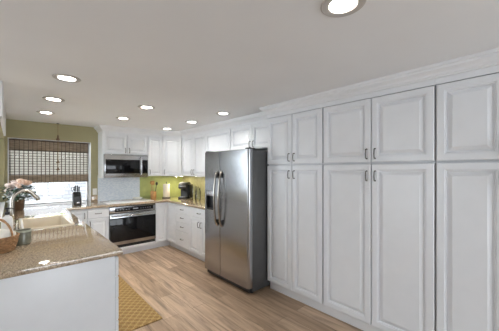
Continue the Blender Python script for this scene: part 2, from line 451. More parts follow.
# ------------------------------------------------------------------ cabinets
T = 0.023
def door_steps(st=0.062):
    return [(0, 0), (0, T-0.005), (0.005, T), (st-0.014, T), (st-0.012, T-0.004), (st-0.005, T-0.005), (st, T-0.017), (st+0.008, T-0.017), (st+0.010, T-0.013), (st+0.032, T-0.003), (st+0.034, T-0.001)]
def rdoor(O, U, Nn, w, h, parent, name='door', st=0.062):
    return B().nested(O, U, Nn, w, h, door_steps(st)).obj(name, 'white', parent, 20)
def rdrawer(O, U, Nn, w, h, parent):
    return B().nested(O, U, Nn, w, h, [(0, 0), (0, T-0.006), (0.003, T-0.003), (0.009, T)]).obj('drawer', 'white', parent, 20)
def pull(P, D, Nn, L, parent):
    """bow pull centred on P along D, standing off the front along Nn"""
    P, D, Nn = Vector(P), Vector(D), Vector(Nn)
    h = L/2; q = 0.026
    pts = [P-D*h, P-D*h+Nn*q*0.55, P-D*(h*0.93)+Nn*q*0.9, P-D*(h*0.75)+Nn*q, P+Nn*(q*1.12), P+D*(h*0.75)+Nn*q, P+D*(h*0.93)+Nn*q*0.9, P+D*h+Nn*q*0.55, P+D*h]
    b = B().tube(pts, [0.0065, 0.0055, 0.005, 0.005, 0.0055, 0.005, 0.005, 0.0055, 0.0065], 8)
    return b.obj('handle', 'pewter', parent)
UY, UX, ZZ = (0, 1, 0), (1, 0, 0), (0, 0, 1)
NX, NY = (-1, 0, 0), (0, -1, 0)

# --- tall pantry wall (fronts at x = 2.36)
FX = 2.36
def pantry(y0, y1, mid, label, end=False):
    t = thing('pantry_cabinet', label, 'cabinet', (2.63, (y0+y1)/2, 0), 'tall white pantry cabinets')
    B().box(FX+T+0.012, XR-0.004, y0+0.0005, y1-0.0005, 0.10, 2.205).obj('body', 'white', t)
    B().box(FX+0.006, FX+T+0.012, y0+0.0005, y1-0.0005, 2.146, 2.2048).obj('top_rail', 'white', t)
    B().box(2.423, 2.44, y0+0.0005, y1-0.0005, 0.0, 0.10).obj('toe_kick', 'trim', t)
    g = 0.007
    for (a, c, side) in ((y0, mid, 1), (mid, y1, -1)):
        for z0, z1, hz in ((0.118, 1.553, 1.448), (1.570, 2.140, 1.645)):
            ge = 0.007
            o = rdoor((FX+T, a+(ge if a == y0 else g/2), z0), UY, NX, (c-a)-ge-g/2, z1-z0, t)
            yh = (c-0.019-0.018) if side == 1 else (a+0.019+0.018)
            pull((FX, yh, hz), ZZ, NX, 0.085, o)
    return t
pantry(1.468, 2.262, 1.867, 'tall white pantry cabinet right beside the steel fridge')
pantry(0.504, 1.468, 0.98, 'tall white pantry cabinet with the widest pair of doors, middle of the wall')
pantry(-0.28, 0.504, 0.112, 'tall white pantry cabinet at the right edge of the photo')

# crown moulding: profile swept along a polyline (points in plan, outward offset to the left hand side)
PROF = [(0.0, 2.190), (0.010, 2.192), (0.012, 2.204), (0.020, 2.208), (0.024, 2.222), (0.038, 2.236), (0.050, 2.243), (0.054, 2.258), (0.066, 2.262), (0.068, H-0.0005), (0.0, H-0.0005)]
def crown(name, path, m='trim'):
    pts = [Vector((x, y, 0)) for x, y in path]; rings = []
    for i, p in enumerate(pts):
        ns = []
        if i > 0: d = (p-pts[i-1]).normalized(); ns.append(Vector((-d.y, d.x, 0)))
        if i < len(pts)-1: d = (pts[i+1]-p).normalized(); ns.append(Vector((-d.y, d.x, 0)))
        n = sum(ns, Vector()).normalized(); k = 1.0/max(0.3, n.dot(ns[0]))
        rings.append([p + n*(o*k) + Vector((0, 0, z)) for o, z in PROF])
    b = B().loops(rings); bmesh.ops.recalc_face_normals(b.bm, faces=b.bm.faces[:])
    return struct(name, b, m, None, 25)
UBX, UBY = 2.55, 5.10    # fronts of the upper cabinets
crown('trim_1', [(FX+0.004, -0.28), (FX+0.004, 2.262), (UBX+0.01, 2.262)])
# frieze boards behind the crown belong to the run of trim
struct('trim_2', B().box(FX+0.012, 2.55, -0.28, 2.262, 2.2052, H-0.0005), 'trim', None, 0)
D1, D2 = (2.261, UBY), (UBX, 4.825)
crown('trim_3', [(UBX+0.004, 2.262), (UBX+0.004, D2[1]), (D1[0], UBY+0.004), (1.175, UBY+0.004), (1.175, YB)])
b = B().box(UBX+0.012, XR, 2.262, 4.83, 2.2052, H-0.0005)
b.box(1.183, 2.30, UBY+0.012, YB, 2.2052, H-0.0005)
b.prism([(D1[0]+.008, D1[1]+.012), (D2[0]+.012, D2[1]+.005), (XR, 4.83), (XR, YB), (D1[0], YB)], 'z', 2.2052, H-0.0005)
struct('trim_4', b, 'trim', None, 0)

# --- upper cabinets
UG = 'white upper cabinets'
def upper_back(x0, x1, z0, doors, label, hz):
    t = thing('upper_cabinet', label, 'cabinet', ((x0+x1)/2, 5.28, z0), UG)
    B().box(x0+0.0005, x1-0.0005, UBY+T, YB-0.004, z0, 2.205).obj('body', 'white', t)
    B().box(x0+0.0005, x1-0.0005, UBY+0.006, UBY+T, 2.156, 2.2048).obj('top_rail', 'white', t)
    n = len(doors)
    for a, c, hside in doors:
        o = rdoor((a+0.003, UBY+T, z0+0.008), UX, NY, c-a-0.006, 2.150-z0-0.008, t, st=0.055)
        pull((c-0.035 if hside > 0 else a+0.035, UBY, hz), ZZ, NY, 0.085, o)
    return t
t = upper_back(1.175, 1.961, 1.788, [(1.19, 1.583, 1), (1.583, 1.958, -1)], 'short white two door cabinet above the microwave', 1.86)
B().box(1.1755, 1.193, UBY+T, YB-0.004, 1.356, 1.7875).obj('side_panel', 'white', t)
upper_back(1.961, 2.261, 1.378, [(1.966, 2.258, -1)], 'white one door upper cabinet between microwave and angled corner cabinet', 1.46)
# diagonal corner unit
t = thing('corner_upper_cabinet', 'white upper cabinet set at an angle across the corner above the coffee maker', 'cabinet', (2.6, 5.15, 1.378), UG)
d = (Vector((*D2, 0))-Vector((*D1, 0))); dl = d.length; d.normalize(); nn = Vector((-d.y, d.x, 0))
if nn.dot(Vector((-1, -1, 0))) < 0: nn = -nn
q1 = Vector((*D1, 0))-nn*T; q2 = Vector((*D2, 0))-nn*T
B().prism([(D1[0]+0.001, D1[1]+T+0.005), (D2[0]+T+0.005, D2[1]+0.001), (XR-0.004, D2[1]+0.001), (XR-0.004, YB-0.004), (D1[0]+0.001, YB-0.004)], 'z', 1.378, 2.205).obj('body', 'white', t)
o = rdoor(q1+d*0.012+Vector((0, 0, 1.386)), d, nn, dl-0.024, 0.764, t, st=0.055)
pull(q1+nn*T+d*0.045+Vector((0, 0, 1.46)), ZZ, nn, 0.085, o)
def upper_right(y0, y1, z0, doors, label, hz):
    t = thing('upper_cabinet', label, 'cabinet', (2.72, (y0+y1)/2, z0), UG)
    B().box(UBX+T, XR-0.004, y0+0.0005, y1-0.0005, z0, 2.205).obj('body', 'white', t)
    B().box(UBX+0.006, UBX+T, y0+0.0005, y1-0.0005, 2.156, 2.2048).obj('top_rail', 'white', t)
    for a, c, hside in doors:
        o = rdoor((UBX+T, a+0.003, z0+0.008), UY, NX, c-a-0.006, 2.150-z0-0.008, t, st=0.055)
        if hside: pull((UBX, c-0.035 if hside > 0 else a+0.035, hz), ZZ, NX, 0.085, o)
upper_right(3.957, 4.824, 1.378, [(3.957, 4.383, 1), (4.383, 4.822, -1)], 'white two door upper cabinet between corner unit and fridge, above glass jars', 1.46)
upper_right(3.240, 3.957, 1.378, [(3.243, 3.953, -1)], 'white wide single door cabinet just left of the fridge top', 1.46)
upper_right(2.263, 3.239, 1.80, [(2.266, 2.738, 1), (2.738, 3.236, -1)], 'short white two door cabinet above the steel fridge', 1.872)

# --- base cabinets
BX, BY = 2.24, 4.84      # fronts of base cabinets
CZ = 0.874               # underside of worktop
BG = 'white base cabinets'
def body_back(t, x0, x1):
    B().box(x0+0.0005, x1-0.0005, BY+T, YB-0.004, 0.11, CZ).obj('body', 'white', t)
    B().box(x0+0.0005, x1-0.0005, 4.925, 4.94, 0, 0.11).obj('toe_kick', 'trim', t)
t = thing('base_cabinet', 'narrow white base cabinet in the corner below the window', 'cabinet', (0.77, 5.15, 0), BG)
body_back(t, 0.602, 0.892)
o = rdoor((0.64, BY+T, 0.125), UX, NY, 0.245, 0.725, t, st=0.05); pull((0.855, BY, 0.766), ZZ, NY, 0.085, o)
t = thing('base_cabinet', 'white base cabinet with one drawer over a door left of oven', 'cabinet', (1.05, 5.15, 0), BG)
body_back(t, 0.892, 1.214)
o = rdrawer((0.897, BY+T, 0.708), UX, NY, 0.312, 0.145, t); pull((1.052, BY, 0.785), UX, NY, 0.085, o)
o = rdoor((0.897, BY+T, 0.125), UX, NY, 0.312, 0.574, t, st=0.055); pull((0.93, BY, 0.62), ZZ, NY, 0.085, o)
# corner base unit, L shaped, two leaves
t = thing('corner_base_cabinet', 'white L shaped corner base cabinet with two plain leaves right of oven', 'cabinet', (2.55, 5.1, 0), BG)
b = B().prism([(2.012, BY+T), (BX+T, BY+T), (BX+T, 4.49), (XR-0.004, 4.49), (XR-0.004, YB-0.004), (2.012, YB-0.004)], 'z', 0.11, CZ); b.obj('body', 'white', t)
b = B().prism([(2.012, 4.925), (2.325, 4.925), (2.325, 4.49), (2.34, 4.49), (2.34, 4.94), (2.012, 4.94)], 'z', 0, 0.11); b.obj('toe_kick', 'trim', t)
rdoor((2.016, BY+T, 0.125), UX, NY, BX-2.016-0.004, 0.735, t, st=0.05)
rdoor((BX+T, 4.496, 0.125), UY, NX, BY-4.496-0.004, 0.735, t, st=0.05)
def body_right(t, y0, y1):
    B().box(BX+T, XR-0.004, y0+0.0005, y1-0.0005, 0.11, CZ).obj('body', 'white', t)
    B().box(2.325, 2.34, y0+0.0005, y1-0.0005, 0, 0.11).obj('toe_kick', 'trim', t)
t = thing('drawer_base_cabinet', 'white base cabinet with a stack of four drawers', 'cabinet', (2.55, 4.23, 0), BG)
body_right(t, 3.972, 4.49)
for z0, z1 in ((0.726, 0.858), (0.566, 0.719), (0.406, 0.559), (0.125, 0.399)):
    o = rdrawer((BX+T, 3.977, z0), UY, NX, 0.508, z1-z0, t); pull((BX, 4.231, (z0+z1)/2), UY, NX, 0.085, o)
t = thing('base_cabinet', 'white base cabinet with a drawer over two doors next to fridge', 'cabinet', (2.55, 3.63, 0), BG)
body_right(t, 3.29, 3.972)
o = rdrawer((BX+T, 3.295, 0.726), UY, NX, 0.672, 0.132, t); pull((BX, 3.66, 0.793), UY, NX, 0.085, o)
o = rdoor((BX+T, 3.636, 0.125), UY, NX, 0.331, 0.594, t, st=0.055); pull((BX, 3.668, 0.61), ZZ, NX, 0.085, o)
o = rdoor((BX+T, 3.295, 0.125), UY, NX, 0.336, 0.594, t, st=0.055); pull((BX, 3.598, 0.61), ZZ, NX, 0.085, o)

# --- peninsula (fronts face +x)
PX = 0.585
t = thing('peninsula_drawer_cabinet', 'white end cabinet of the peninsula with plain panel towards the camera', 'cabinet', (0.2, 2.3, 0), BG)
B().box(-0.40, PX-T, 2.085, 2.60, 0.0, CZ).obj('body', 'white', t)
B().box(-0.42, PX-T-0.003, 2.068, 2.084, 0.0, CZ, 0.002).obj('end_panel', 'white', t)
zs = [0.125, 0.394, 0.555, 0.717, 0.862]
for z0, z1 in zip(zs, zs[1:]):
    o = rdrawer((PX-T, 2.597, z0+0.003), (0, -1, 0), (1, 0, 0), 0.524, z1-z0-0.006, t); pull((PX, 2.335, (z0+z1)/2), UY, (1, 0, 0), 0.085, o)
t = thing('sink_base_cabinet', 'white sink cabinet in the peninsula below the cream sink', 'cabinet', (0.25, 3.7, 0), BG)
b = B().box(-0.06, PX-T, 2.601, 3.30, 0.0, CZ); b.box(-0.06, PX-T, 4.16, YB-0.001, 0.0, CZ); b.box(-0.06, PX-T, 3.30, 4.16, 0.0, 0.68); b.box(PX-T-0.018, PX-T, 3.30, 4.16, 0.68, CZ)
b.obj('body', 'white', t)
for y in (2.61, 3.30, 3.74, 4.18):
    w = 0.43 if y > 2.7 else 0.68
    o = rdoor((PX-T, y+w, 0.125), (0, -1, 0), (1, 0, 0), w, 0.73, t); pull((PX, y+(0.04 if y > 3.5 else w-0.04), 0.75), ZZ, (1, 0, 0), 0.085, o)

# --- continuous granite worktop (U shape) with sink cut-out and window sill
SX0, SX1, SY0, SY1 = 0.075, 0.485, 3.36, 4.10
def make_worktop():
    b = B()
    xs = [-0.45, XL+0.003, WX0, SX0, SX1, 0.605, 1.056, 2.225, XR-0.004]
    ys = [2.045, YW-0.003, 3.262, SY0, SY1, 4.82, YB-0.003, YG-0.022]
    def inside(x, y):
        if SX0 < x < SX1 and SY0 < y < SY1: return False
        if y > YB-0.003: return WX0+0.001 < x < 1.056
        if x < XL+0.003: return y < YW-0.003
        if x < 0.605: return True
        if y > 4.82: return True
        return x > 2.225 and y > 3.262
    cache = {}
    def nv(x, y):
        if (x, y) not in cache: cache[(x, y)] = b.bm.verts.new((x, y, 0.914))
        return cache[(x, y)]
    fs = []
    for xa, xb in zip(xs, xs[1:]):
        for ya, yb in zip(ys, ys[1:]):
            if inside((xa+xb)/2, (ya+yb)/2): fs.append(b.bm.faces.new((nv(xa, ya), nv(xb, ya), nv(xb, yb), nv(xa, yb))))
    ex = bmesh.ops.extrude_face_region(b.bm, geom=fs)
    for v in [g for g in ex['geom'] if isinstance(g, bmesh.types.BMVert)]: v.co.z = CZ
    bmesh.ops.recalc_face_normals(b.bm, faces=b.bm.faces[:])
    es = []
    for e in b.bm.edges:
        if len(e.link_faces) == 2 and abs(e.calc_face_angle(0)) > 1.2:
            z = [v.co.z for v in e.verts]
            if abs(z[0]-z[1]) < 1e-6: es.append(e)
    bmesh.ops.bevel(b.bm, geom=es, offset=0.011, segments=3, affect='EDGES', profile=0.5, clamp_overlap=True)
    o = b.obj('worktop', 'granite', None, 40)
    tag(o, 'continuous brown speckled granite worktop running round the kitchen', 'worktop'); rebase(o, (1, 5, CZ))
make_worktop()
o = B().box(1.063, 1.169, YB-0.02, YB-0.0005, 0.9145, 1.035, 0.002).obj('splash_upstand', 'granite'); tag(o, 'short granite upstand under the olive wall strip beside the window', 'upstand'); rebase(o, (1.11, YB-0.01, 0.9145))

# --- sink
t = thing('sink', 'cream enamel drop-in sink in the granite peninsula', 'sink', (0.28, 3.73, 0.70))
def rrect(x0, x1, y0, y1, z, r, n=5):
    out = []
    for cx, cy, a0 in ((x1-r, y1-r, 0), (x0+r, y1-r, PI/2), (x0+r, y0+r, PI), (x1-r, y0+r, 1.5*PI)):
        for k in range(n+1):
            a = a0+PI/2*k/n; out.append((cx+r*math.cos(a), cy+r*math.sin(a), z))
    return out
e = 0.022; z = 0.914
rings = [rrect(SX0-e, SX1+e, SY0-e, SY1+e, z+0.0005, 0.05), rrect(SX0-e+.003, SX1+e-.003, SY0-e+.003, SY1+e-.003, z+0.009, 0.05), rrect(SX0-0.004, SX1+0.004, SY0-.004, SY1+.004, z+0.011, 0.05),
         rrect(SX0+0.012, SX1-0.012, SY0+.012, SY1-.012, z+0.001, 0.05), rrect(SX0+0.022, SX1-0.022, SY0+.022, SY1-.022, 0.76, 0.06), rrect(SX0+0.06, SX1-0.06, SY0+.06, SY1-.06, 0.715, 0.06), rrect(0.25, 0.31, 3.70, 3.76, 0.712, 0.025)]
B().loops(rings, True, False, True).obj('basin', 'ceramic', t)
B().lathe([(0.0, 0.7125), (0.036, 0.7125), (0.04, 0.718), (0.03, 0.718), (0.0, 0.715)], (0.28, 3.73), 20, False, False).obj('drain', 'chrome', t)

# --- faucet
t = thing('faucet', 'tall brushed nickel gooseneck faucet behind the sink', 'faucet', (0.0, 3.75, 0.914))
B().lathe([(0.030, 0.9145), (0.032, 0.920), (0.026, 0.935), (0.019, 0.95), (0.017, 1.0)], (0.0, 3.75), 20).obj('base', 'chrome', t)
arc = [(0.0, 3.75, 0.99), (0.0, 3.75, 1.10), (0.001, 3.75, 1.15)]
for k in range(13):
    a = PI-PI*0.86*k/12; arc.append((0.098+0.096*math.cos(a), 3.75, 1.165+0.112*math.sin(a)))
arc += [(0.207, 3.75, 1.19)]
B().tube(arc, 0.018, 14).obj('spout', 'chrome', t)
p = Vector(arc[-1]); dv = (Vector(arc[-1])-Vector(arc[-2])).normalized(); dv = (dv+Vector((0.2, 0, -0.9))).normalized()
B().tube([p-dv*0.03, p-dv*0.01, p+dv*0.02, p+dv*0.028], [0.015, 0.019, 0.021, 0.017], 14).obj('spray_head', 'chrome', t)
B().tube([(0.0, 3.735, 0.985), (0.0, 3.70, 0.99), (0.01, 3.655, 1.03)], [0.011, 0.009, 0.006], 10).obj('lever', 'chrome', t)

# ------------------------------------------------------------------ appliances
# fridge: doors at x = 2.06
FY0, FY1, FS, FT = 2.275, 3.235, 2.845, 1.752
t = thing('fridge', 'stainless steel side by side fridge with ice dispenser', 'fridge', (2.4, (FY0+FY1)/2, 0))
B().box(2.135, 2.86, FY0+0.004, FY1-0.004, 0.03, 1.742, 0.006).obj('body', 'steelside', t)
B().box(2.10, 2.135, FY0+0.03, FY1-0.03, 0.02, 0.085).obj('base_grille', 'black', t)
B().box(2.128, 2.136, FY0+0.012, FY1-0.012, 0.085, 1.742).obj('door_seal', 'gap', t)
def fdoor(y0, y1, roundlo, roundhi, hole=None):
    # plan outline with rounded outer corner, extruded in z in slices so a niche can be cut
    r = 0.035; n = 6; pl = [(2.127, y0)]
    if roundlo: pl += [(2.06+r*(1-math.cos(a)) if False else 2.06+r-r*math.sin(a), y0+r-r*math.cos(a)) for a in [PI/2*k/n for k in range(n+1)]]
    else: pl += [(2.066, y0), (2.06, y0+0.006)]
    if roundhi: pl += [(2.06+r-r*math.cos(a), y1-r+r*math.sin(a)) for a in [PI/2*k/n for k in range(n+1)]]
    else: pl += [(2.06, y1-0.006), (2.066, y1)]
    pl += [(2.127, y1)]
    b = B()
    if not hole:
        b.prism(pl, 'z', 0.085, FT)
    else:
        h0, h1, z0, z1 = hole
        b.prism(pl, 'z', 0.085, z0); b.prism(pl, 'z', z1, FT)
        b.box(2.06, 2.127, y0, h0, z0, z1)
        q = [(2.06, h1)]+[(2.06+r-r*math.cos(a), y1-r+r*math.sin(a)) for a in [PI/2*k/n for k in range(n+1)]]+[(2.127, y1), (2.127, h1)]
        b.prism(q, 'z', z0, z1); b.box(2.115, 2.127, h0, h1, z0, z1)
    return b
dr = fdoor(FY0, FS-0.004, True, False).obj('door', 'steel', t, 30)
DZ0, DZ1 = 0.945, 1.215
dl_ = fdoor(FS+0.004, FY1, False, True, (2.965, 3.175, DZ0, DZ1)).obj('door', 'steel', t, 30)
def fhandle(y, parent):
    zs_ = [0.755, 0.775, 0.82, 0.95, 1.115, 1.28, 1.41, 1.455, 1.475]; xo = [2.058, 2.04, 2.022, 2.005, 1.998, 2.005, 2.022, 2.04, 2.058]
    hb = B().tube([(x, y, z_) for x, z_ in zip(xo, zs_)], [0.016, 0.016, 0.014, 0.013, 0.013, 0.013, 0.014, 0.016, 0.016], 10)
    o = hb.obj('handle', 'chrome', parent)
fhandle(FS-0.05, dr); fhandle(FS+0.05, dl_)
for z_ in (0.80, 1.43):
    B().box(2.034, 2.059, FS-0.062, FS-0.038, z_-0.035, z_+0.035, 0.006).obj('handle_mount', 'black', dr)
    B().box(2.034, 2.059, FS+0.038, FS+0.062, z_-0.035, z_+0.035, 0.006).obj('handle_mount', 'black', dl_)
ds = B().box(2.062, 2.115, 2.967, 3.173, 1.135, DZ1-0.003, 0.004).obj('dispenser_panel', 'silver', dl_)
b = B(); b.box(2.108, 2.1145, 2.967, 3.173, DZ0+0.002, 1.134); b.box(2.064, 2.108, 2.967, 2.972, DZ0+0.002, 1.134); b.box(2.064, 2.108, 3.168, 3.173, DZ0+0.002, 1.134); b.box(2.062, 2.108, 2.972, 3.168, DZ0+0.002, DZ0+0.015)
b.box(2.075, 2.108, 3.04, 3.10, 1.09, 1.134, 0.005); b.box(2.085, 2.1, 3.055, 3.085, 1.02, 1.09, 0.004)
b.obj('dispenser_niche', 'black', dl_)
for y in (FY0+0.05, FY1-0.05):
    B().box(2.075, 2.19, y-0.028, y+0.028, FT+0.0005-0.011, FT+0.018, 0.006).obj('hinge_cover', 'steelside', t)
for y in (FY0+0.06, FY1-0.06):
    for x in (2.17, 2.8): B().lathe([(0.022, 0.0), (0.022, 0.031)], (x, y), 12).obj('foot', 'black', t)

# wall oven under the worktop
OX0, OX1, OY = 1.216, 2.010, 4.845
t = thing('oven', 'stainless steel oven with black glass door built in below the worktop', 'oven', (1.613, 5.1, 0.11))
B().box(OX0, OX1, OY+0.012, 5.40, 0.15, 0.872).obj('body', 'gap', t)
cp = B().box(OX0+0.002, OX1-0.002, OY-0.002, OY+0.012, 0.752, 0.862, 0.003).obj('control_panel', 'steel', t)
dg = B().box(1.30, 1.965, OY-0.0045, OY-0.001, 0.775, 0.845, 0.001).obj('display', 'blackglass', cp)
B().box(1.60, 1.69, OY-0.0055, OY-0.0044, 0.80, 0.822).obj('clock_display', 'display', cp)
for k in range(5): B().box(1.33+k*0.048, 1.354+k*0.048, OY-0.0055, OY-0.0044, 0.803, 0.812).obj('button', 'display', cp)
for k in range(5): B().box(1.73+k*0.042, 1.746+k*0.042, OY-0.0055, OY-0.0044, 0.803, 0.815).obj('button', 'display', cp)
od = B().box(OX0+0.002, OX1-0.002, OY-0.02, OY+0.012, 0.205, 0.745, 0.004).obj('door', 'steel', t)
B().box(OX0+0.004, OX1-0.004, OY-0.0235, OY-0.0195, 0.262, 0.672, 0.002).obj('glass', 'blackglass', od)
hb = B().tube([(OX0+0.03, OY-0.062, 0.712), (OX0+0.2, OY-0.066, 0.712), (OX1-0.2, OY-0.066, 0.712), (OX1-0.03, OY-0.062, 0.712)], 0.014, 12)
for x in (OX0+0.05, OX1-0.05): hb.tube([(x, OY-0.062, 0.712), (x, OY-0.019, 0.712)], 0.010, 10)
hb.obj('handle', 'steel', od)
B().box(OX0+0.002, OX1-0.002, OY+0.02, OY+0.03, 0.155, 0.2).obj('vent', 'gap', t)
B().box(OX0+0.002, OX1-0.002, 4.925, 4.94, 0.0, 0.15).obj('toe_kick', 'trim', t)
B().box(OX0+0.002, OX1-0.002, OY+0.005, 4.94, 0.115, 0.15).obj('filler_panel', 'trim', t)

# microwave
MX0, MX1, MY, MZ0, MZ1 = 1.196, 1.972, 5.085, 1.362, 1.782
t = thing('microwave', 'stainless over the range microwave with black door', 'microwave', (1.58, 5.25, MZ0))
B().box(MX0+0.001, MX1-0.012, MY+0.018, YB-0.01, MZ0+0.004, MZ1, 0.003).obj('body', 'steel', t)
md = B().box(MX0, MX1-0.012, MY, MY+0.018, MZ0, MZ1-0.002, 0.003).obj('door', 'steel', t)
B().box(MX0+0.02, 1.80, MY-0.004, MY+0.001, 1.435, 1.690, 0.002).obj('glass', 'blackglass', md)
B().box(1.848, MX1-0.016, MY-0.004, MY+0.001, 1.435, 1.690, 0.002).obj('keypad', 'blackglass', md)
hb = B().tube([(1.826, MY-0.002, 1.405), (1.826, MY-0.034, 1.42), (1.826, MY-0.038, 1.57), (1.826, MY-0.034, 1.735), (1.826, MY-0.002, 1.75)], 0.011, 12)
hb.obj('handle', 'silver', md)

# cooktop
o = B().box(1.20, 1.995, 4.875, 5.41, 0.9145, 0.922, 0.003).obj('surface', 'whiteglass')
ck = thing('cooktop', 'smooth white glass cooktop set on the worktop above the oven', 'cooktop', (1.6, 5.15, 0.9145))
for v in o.data.vertices: v.co -= Vector((1.6, 5.15, 0.9145))
o.parent = ck
PG = mat('pale_grey_print', (0.6, 0.6, 0.6), 0.3)
for cx, cy, r in ((1.40, 5.03, 0.10), (1.40, 5.27, 0.075), (1.80, 5.03, 0.075), (1.80, 5.27, 0.10)):
    B().lathe([(r, 0.9222), (r-0.004, 0.9225), (r-0.008, 0.9222)], (cx, cy), 32, False, False).obj('burner_ring', PG, ck)
b = B().lathe([(0.0, 0.9225), (0.05, 0.9225), (0.085, 0.94), (0.095, 0.955), (0.09, 0.957), (0.06, 0.945), (0.0, 0.940)], (1.84, 5.31), 28, False, False)
o = b.obj('dish', 'whiteplastic'); tag(o, 'small white dish at the back right of the cooktop', 'dish'); rebase(o, (1.84, 5.31, 0.9225))

# ------------------------------------------------------------------ window dressing
SXA, SXB, SYY = -0.036, 1.03, 5.53
t = thing('woven_shade', 'woven bamboo roman shade half lowered over the kitchen window', 'window shade', (0.5, SYY, 1.975))
def reeds(z0, z1, pitch, th, y, gapevery=None):
    b = B(); z_ = z0
    while z_ < z1:
        hgt = pitch*random.uniform(0.96, 1.0); b.box(SXA, SXB, y-th/2, y+th/2, z_, z_+hgt); z_ += pitch
    return b
reeds(1.36, 1.84, 0.0125, 0.003, SYY).obj('woven_panel', 'reed', t, 0)
reeds(1.822, 1.975, 0.010, 0.012, SYY-0.012).obj('valance', 'reedband', t, 0)
reeds(1.295, 1.415, 0.0095, 0.012, SYY-0.012).obj('hem_fold', 'reedband', t, 0)
b = B()
nc = 20
for k in range(nc):
    x = SXA+0.012+(SXB-SXA-0.024)*k/(nc-1); b.box(x-0.0025, x+0.0025, SYY-0.0225, SYY-0.0185, 1.295, 1.415); b.box(x-0.0025, x+0.0025, SYY-0.0225, SYY-0.0185, 1.822, 1.975); b.box(x-0.0055, x+0.0055, SYY-0.005, SYY-0.0015, 1.41, 1.83)
b.obj('weaving_cords', 'reedcord', t, 0)
b = B()
for k in range(10):
    z_ = 1.425+k*0.0425; b.box(SXA, SXB, SYY-0.0075, SYY-0.0025, z_, z_+0.0075)
for z_ in (1.289, 1.815, 1.972): b.box(SXA, SXB, SYY-0.021, SYY-0.002, z_, z_+0.009)
b.obj('dark_reeds', 'reedcord', t, 0)
B().box(SXA, SXB, SYY-0.004, YG-0.022, 1.965, 1.992).obj('head_rail', 'darkwood', t)

t = thing('hanging_cord', 'thin cord with dark wooden tassels hanging from ceiling before the shade', 'cord', (0.57, 5.39, H))
B().tube([(0.57, 5.39, 1.45), (0.57, 5.39, H)], 0.004, 6).obj('cord', 'cord', t)
for z_, s_ in ((2.0, 1.0), (1.62, 0.55), (1.50, 0.55)):
    B().lathe([(0.004, z_+0.085*s_), (0.010, z_+0.08*s_), (0.012, z_+0.05*s_), (0.026, z_+0.012*s_), (0.028, z_), (0.003, z_-0.003)], (0.57, 5.39), 14).obj('tassel', 'darkwood', t)
B().lathe([(0.02, H-0.012), (0.02, H-0.0005)], (0.57, 5.39), 16).obj('hook_plate', 'pewter', t)

# outlet
t = thing('wall_outlet', 'white outlet plate on the olive wall between window and microwave', 'outlet', (1.125, YB, 1.09))
B().box(1.09, 1.158, YB-0.007, YB-0.0005, 1.045, 1.16, 0.002).obj('plate', 'whiteplastic', t)
b = B()
for z_ in (1.078, 1.127): b.box(1.110, 1.138, YB-0.009, YB-0.006, z_-0.016, z_+0.016, 0.002)
b.obj('sockets', 'whiteplastic', t)

# ------------------------------------------------------------------ recessed lights
names = ['nearest light of the row of three above the sink counter', 'middle light of the row of three above the sink counter', 'farthest light of the row of three, just before the window wall',
         'nearer of the two lights in the middle of the kitchen ceiling', 'farther of the two lights in the middle, in front of the microwave cabinets',
         'farthest light of the right row, by the angled corner cabinet', 'middle light of the right row, before the two door upper cabinet', 'nearest light of the right row, in front of the fridge cabinet',
         'large light at the top edge of the photo, nearest the camera']
def downlight(x, y):
    t = thing('recessed_light', '', 'ceiling light', (x, y, H), 'round recessed ceiling lights')
    B().lathe([(0.077, H-0.001), (0.100, H-0.001), (0.102, H-0.003), (0.098, H-0.007), (0.070, H-0.009), (0.064, H-0.006), (0.062, H+0.004)], (x, y), 36, False, False).obj('trim_ring', 'ringgrey', t)
    B().lathe([(0.0635, H+0.002), (0.064, H+0.02), (0.066, H+0.05), (0.068, H+0.085), (0.001, H+0.086)], (x, y), 36, False, False).obj('baffle', 'ringgrey', t)
    B().lathe([(0.001, H+0.038), (0.028, H+0.039), (0.044, H+0.046), (0.050, H+0.058), (0.040, H+0.08)], (x, y), 24, False, True).obj('bulb', 'bulb', t)
    return t
base = downlight(*LIGHTS[0]); base['label'] = 'round recessed ceiling light, '+names[0]
for (x, y), nm in list(zip(LIGHTS, names))[1:]:
    c = base.copy(); C.objects.link(c); c.location = (x, y, H); c['label'] = nm if nm.startswith('large') else nm
    for ch in base.children:
        d_ = ch.copy(); C.objects.link(d_); d_.parent = c
base['label'] = names[0]
near = [o for o in bpy.data.objects if o.get('label') == names[-1]][0]
for ch in near.children:
    if ch.name.startswith('bulb'): ch.data = ch.data.copy(); ch.data.materials[0] = M['bulbdim']
far = [o for o in bpy.data.objects if o.get('label') == names[5]][0]
for ch in far.children:
    if ch.name.startswith('bulb'): ch.data = ch.data.copy(); ch.data.materials[0] = M['bulbcorner']

# under cabinet strips
for nm, x0, x1, y0, y1, lb in (('corner', 2.5, 2.72, 5.05, 5.09, 'slim light strip under the angled corner cabinet'), ('right', 2.66, 2.69, 4.3, 4.5, 'slim light strip under the two door upper cabinet')):
    t = thing('under_cabinet_light', lb, 'light', ((x0+x1)/2, (y0+y1)/2, 1.378), 'slim lights under the upper cabinets')
    B().box(x0, x1, y0, y1, 1.362, 1.3775, 0.002).obj('housing', 'whiteplastic', t)
    q = B(); q.quad((x0+0.004, y0+0.004, 1.3618), (x0+0.004, y1-0.004, 1.3618), (x1-0.004, y1-0.004, 1.3618), (x1-0.004, y0+0.004, 1.3618)); q.obj('diffuser', 'strip', t)

# ------------------------------------------------------------------ things on the worktop
Z0 = 0.9145
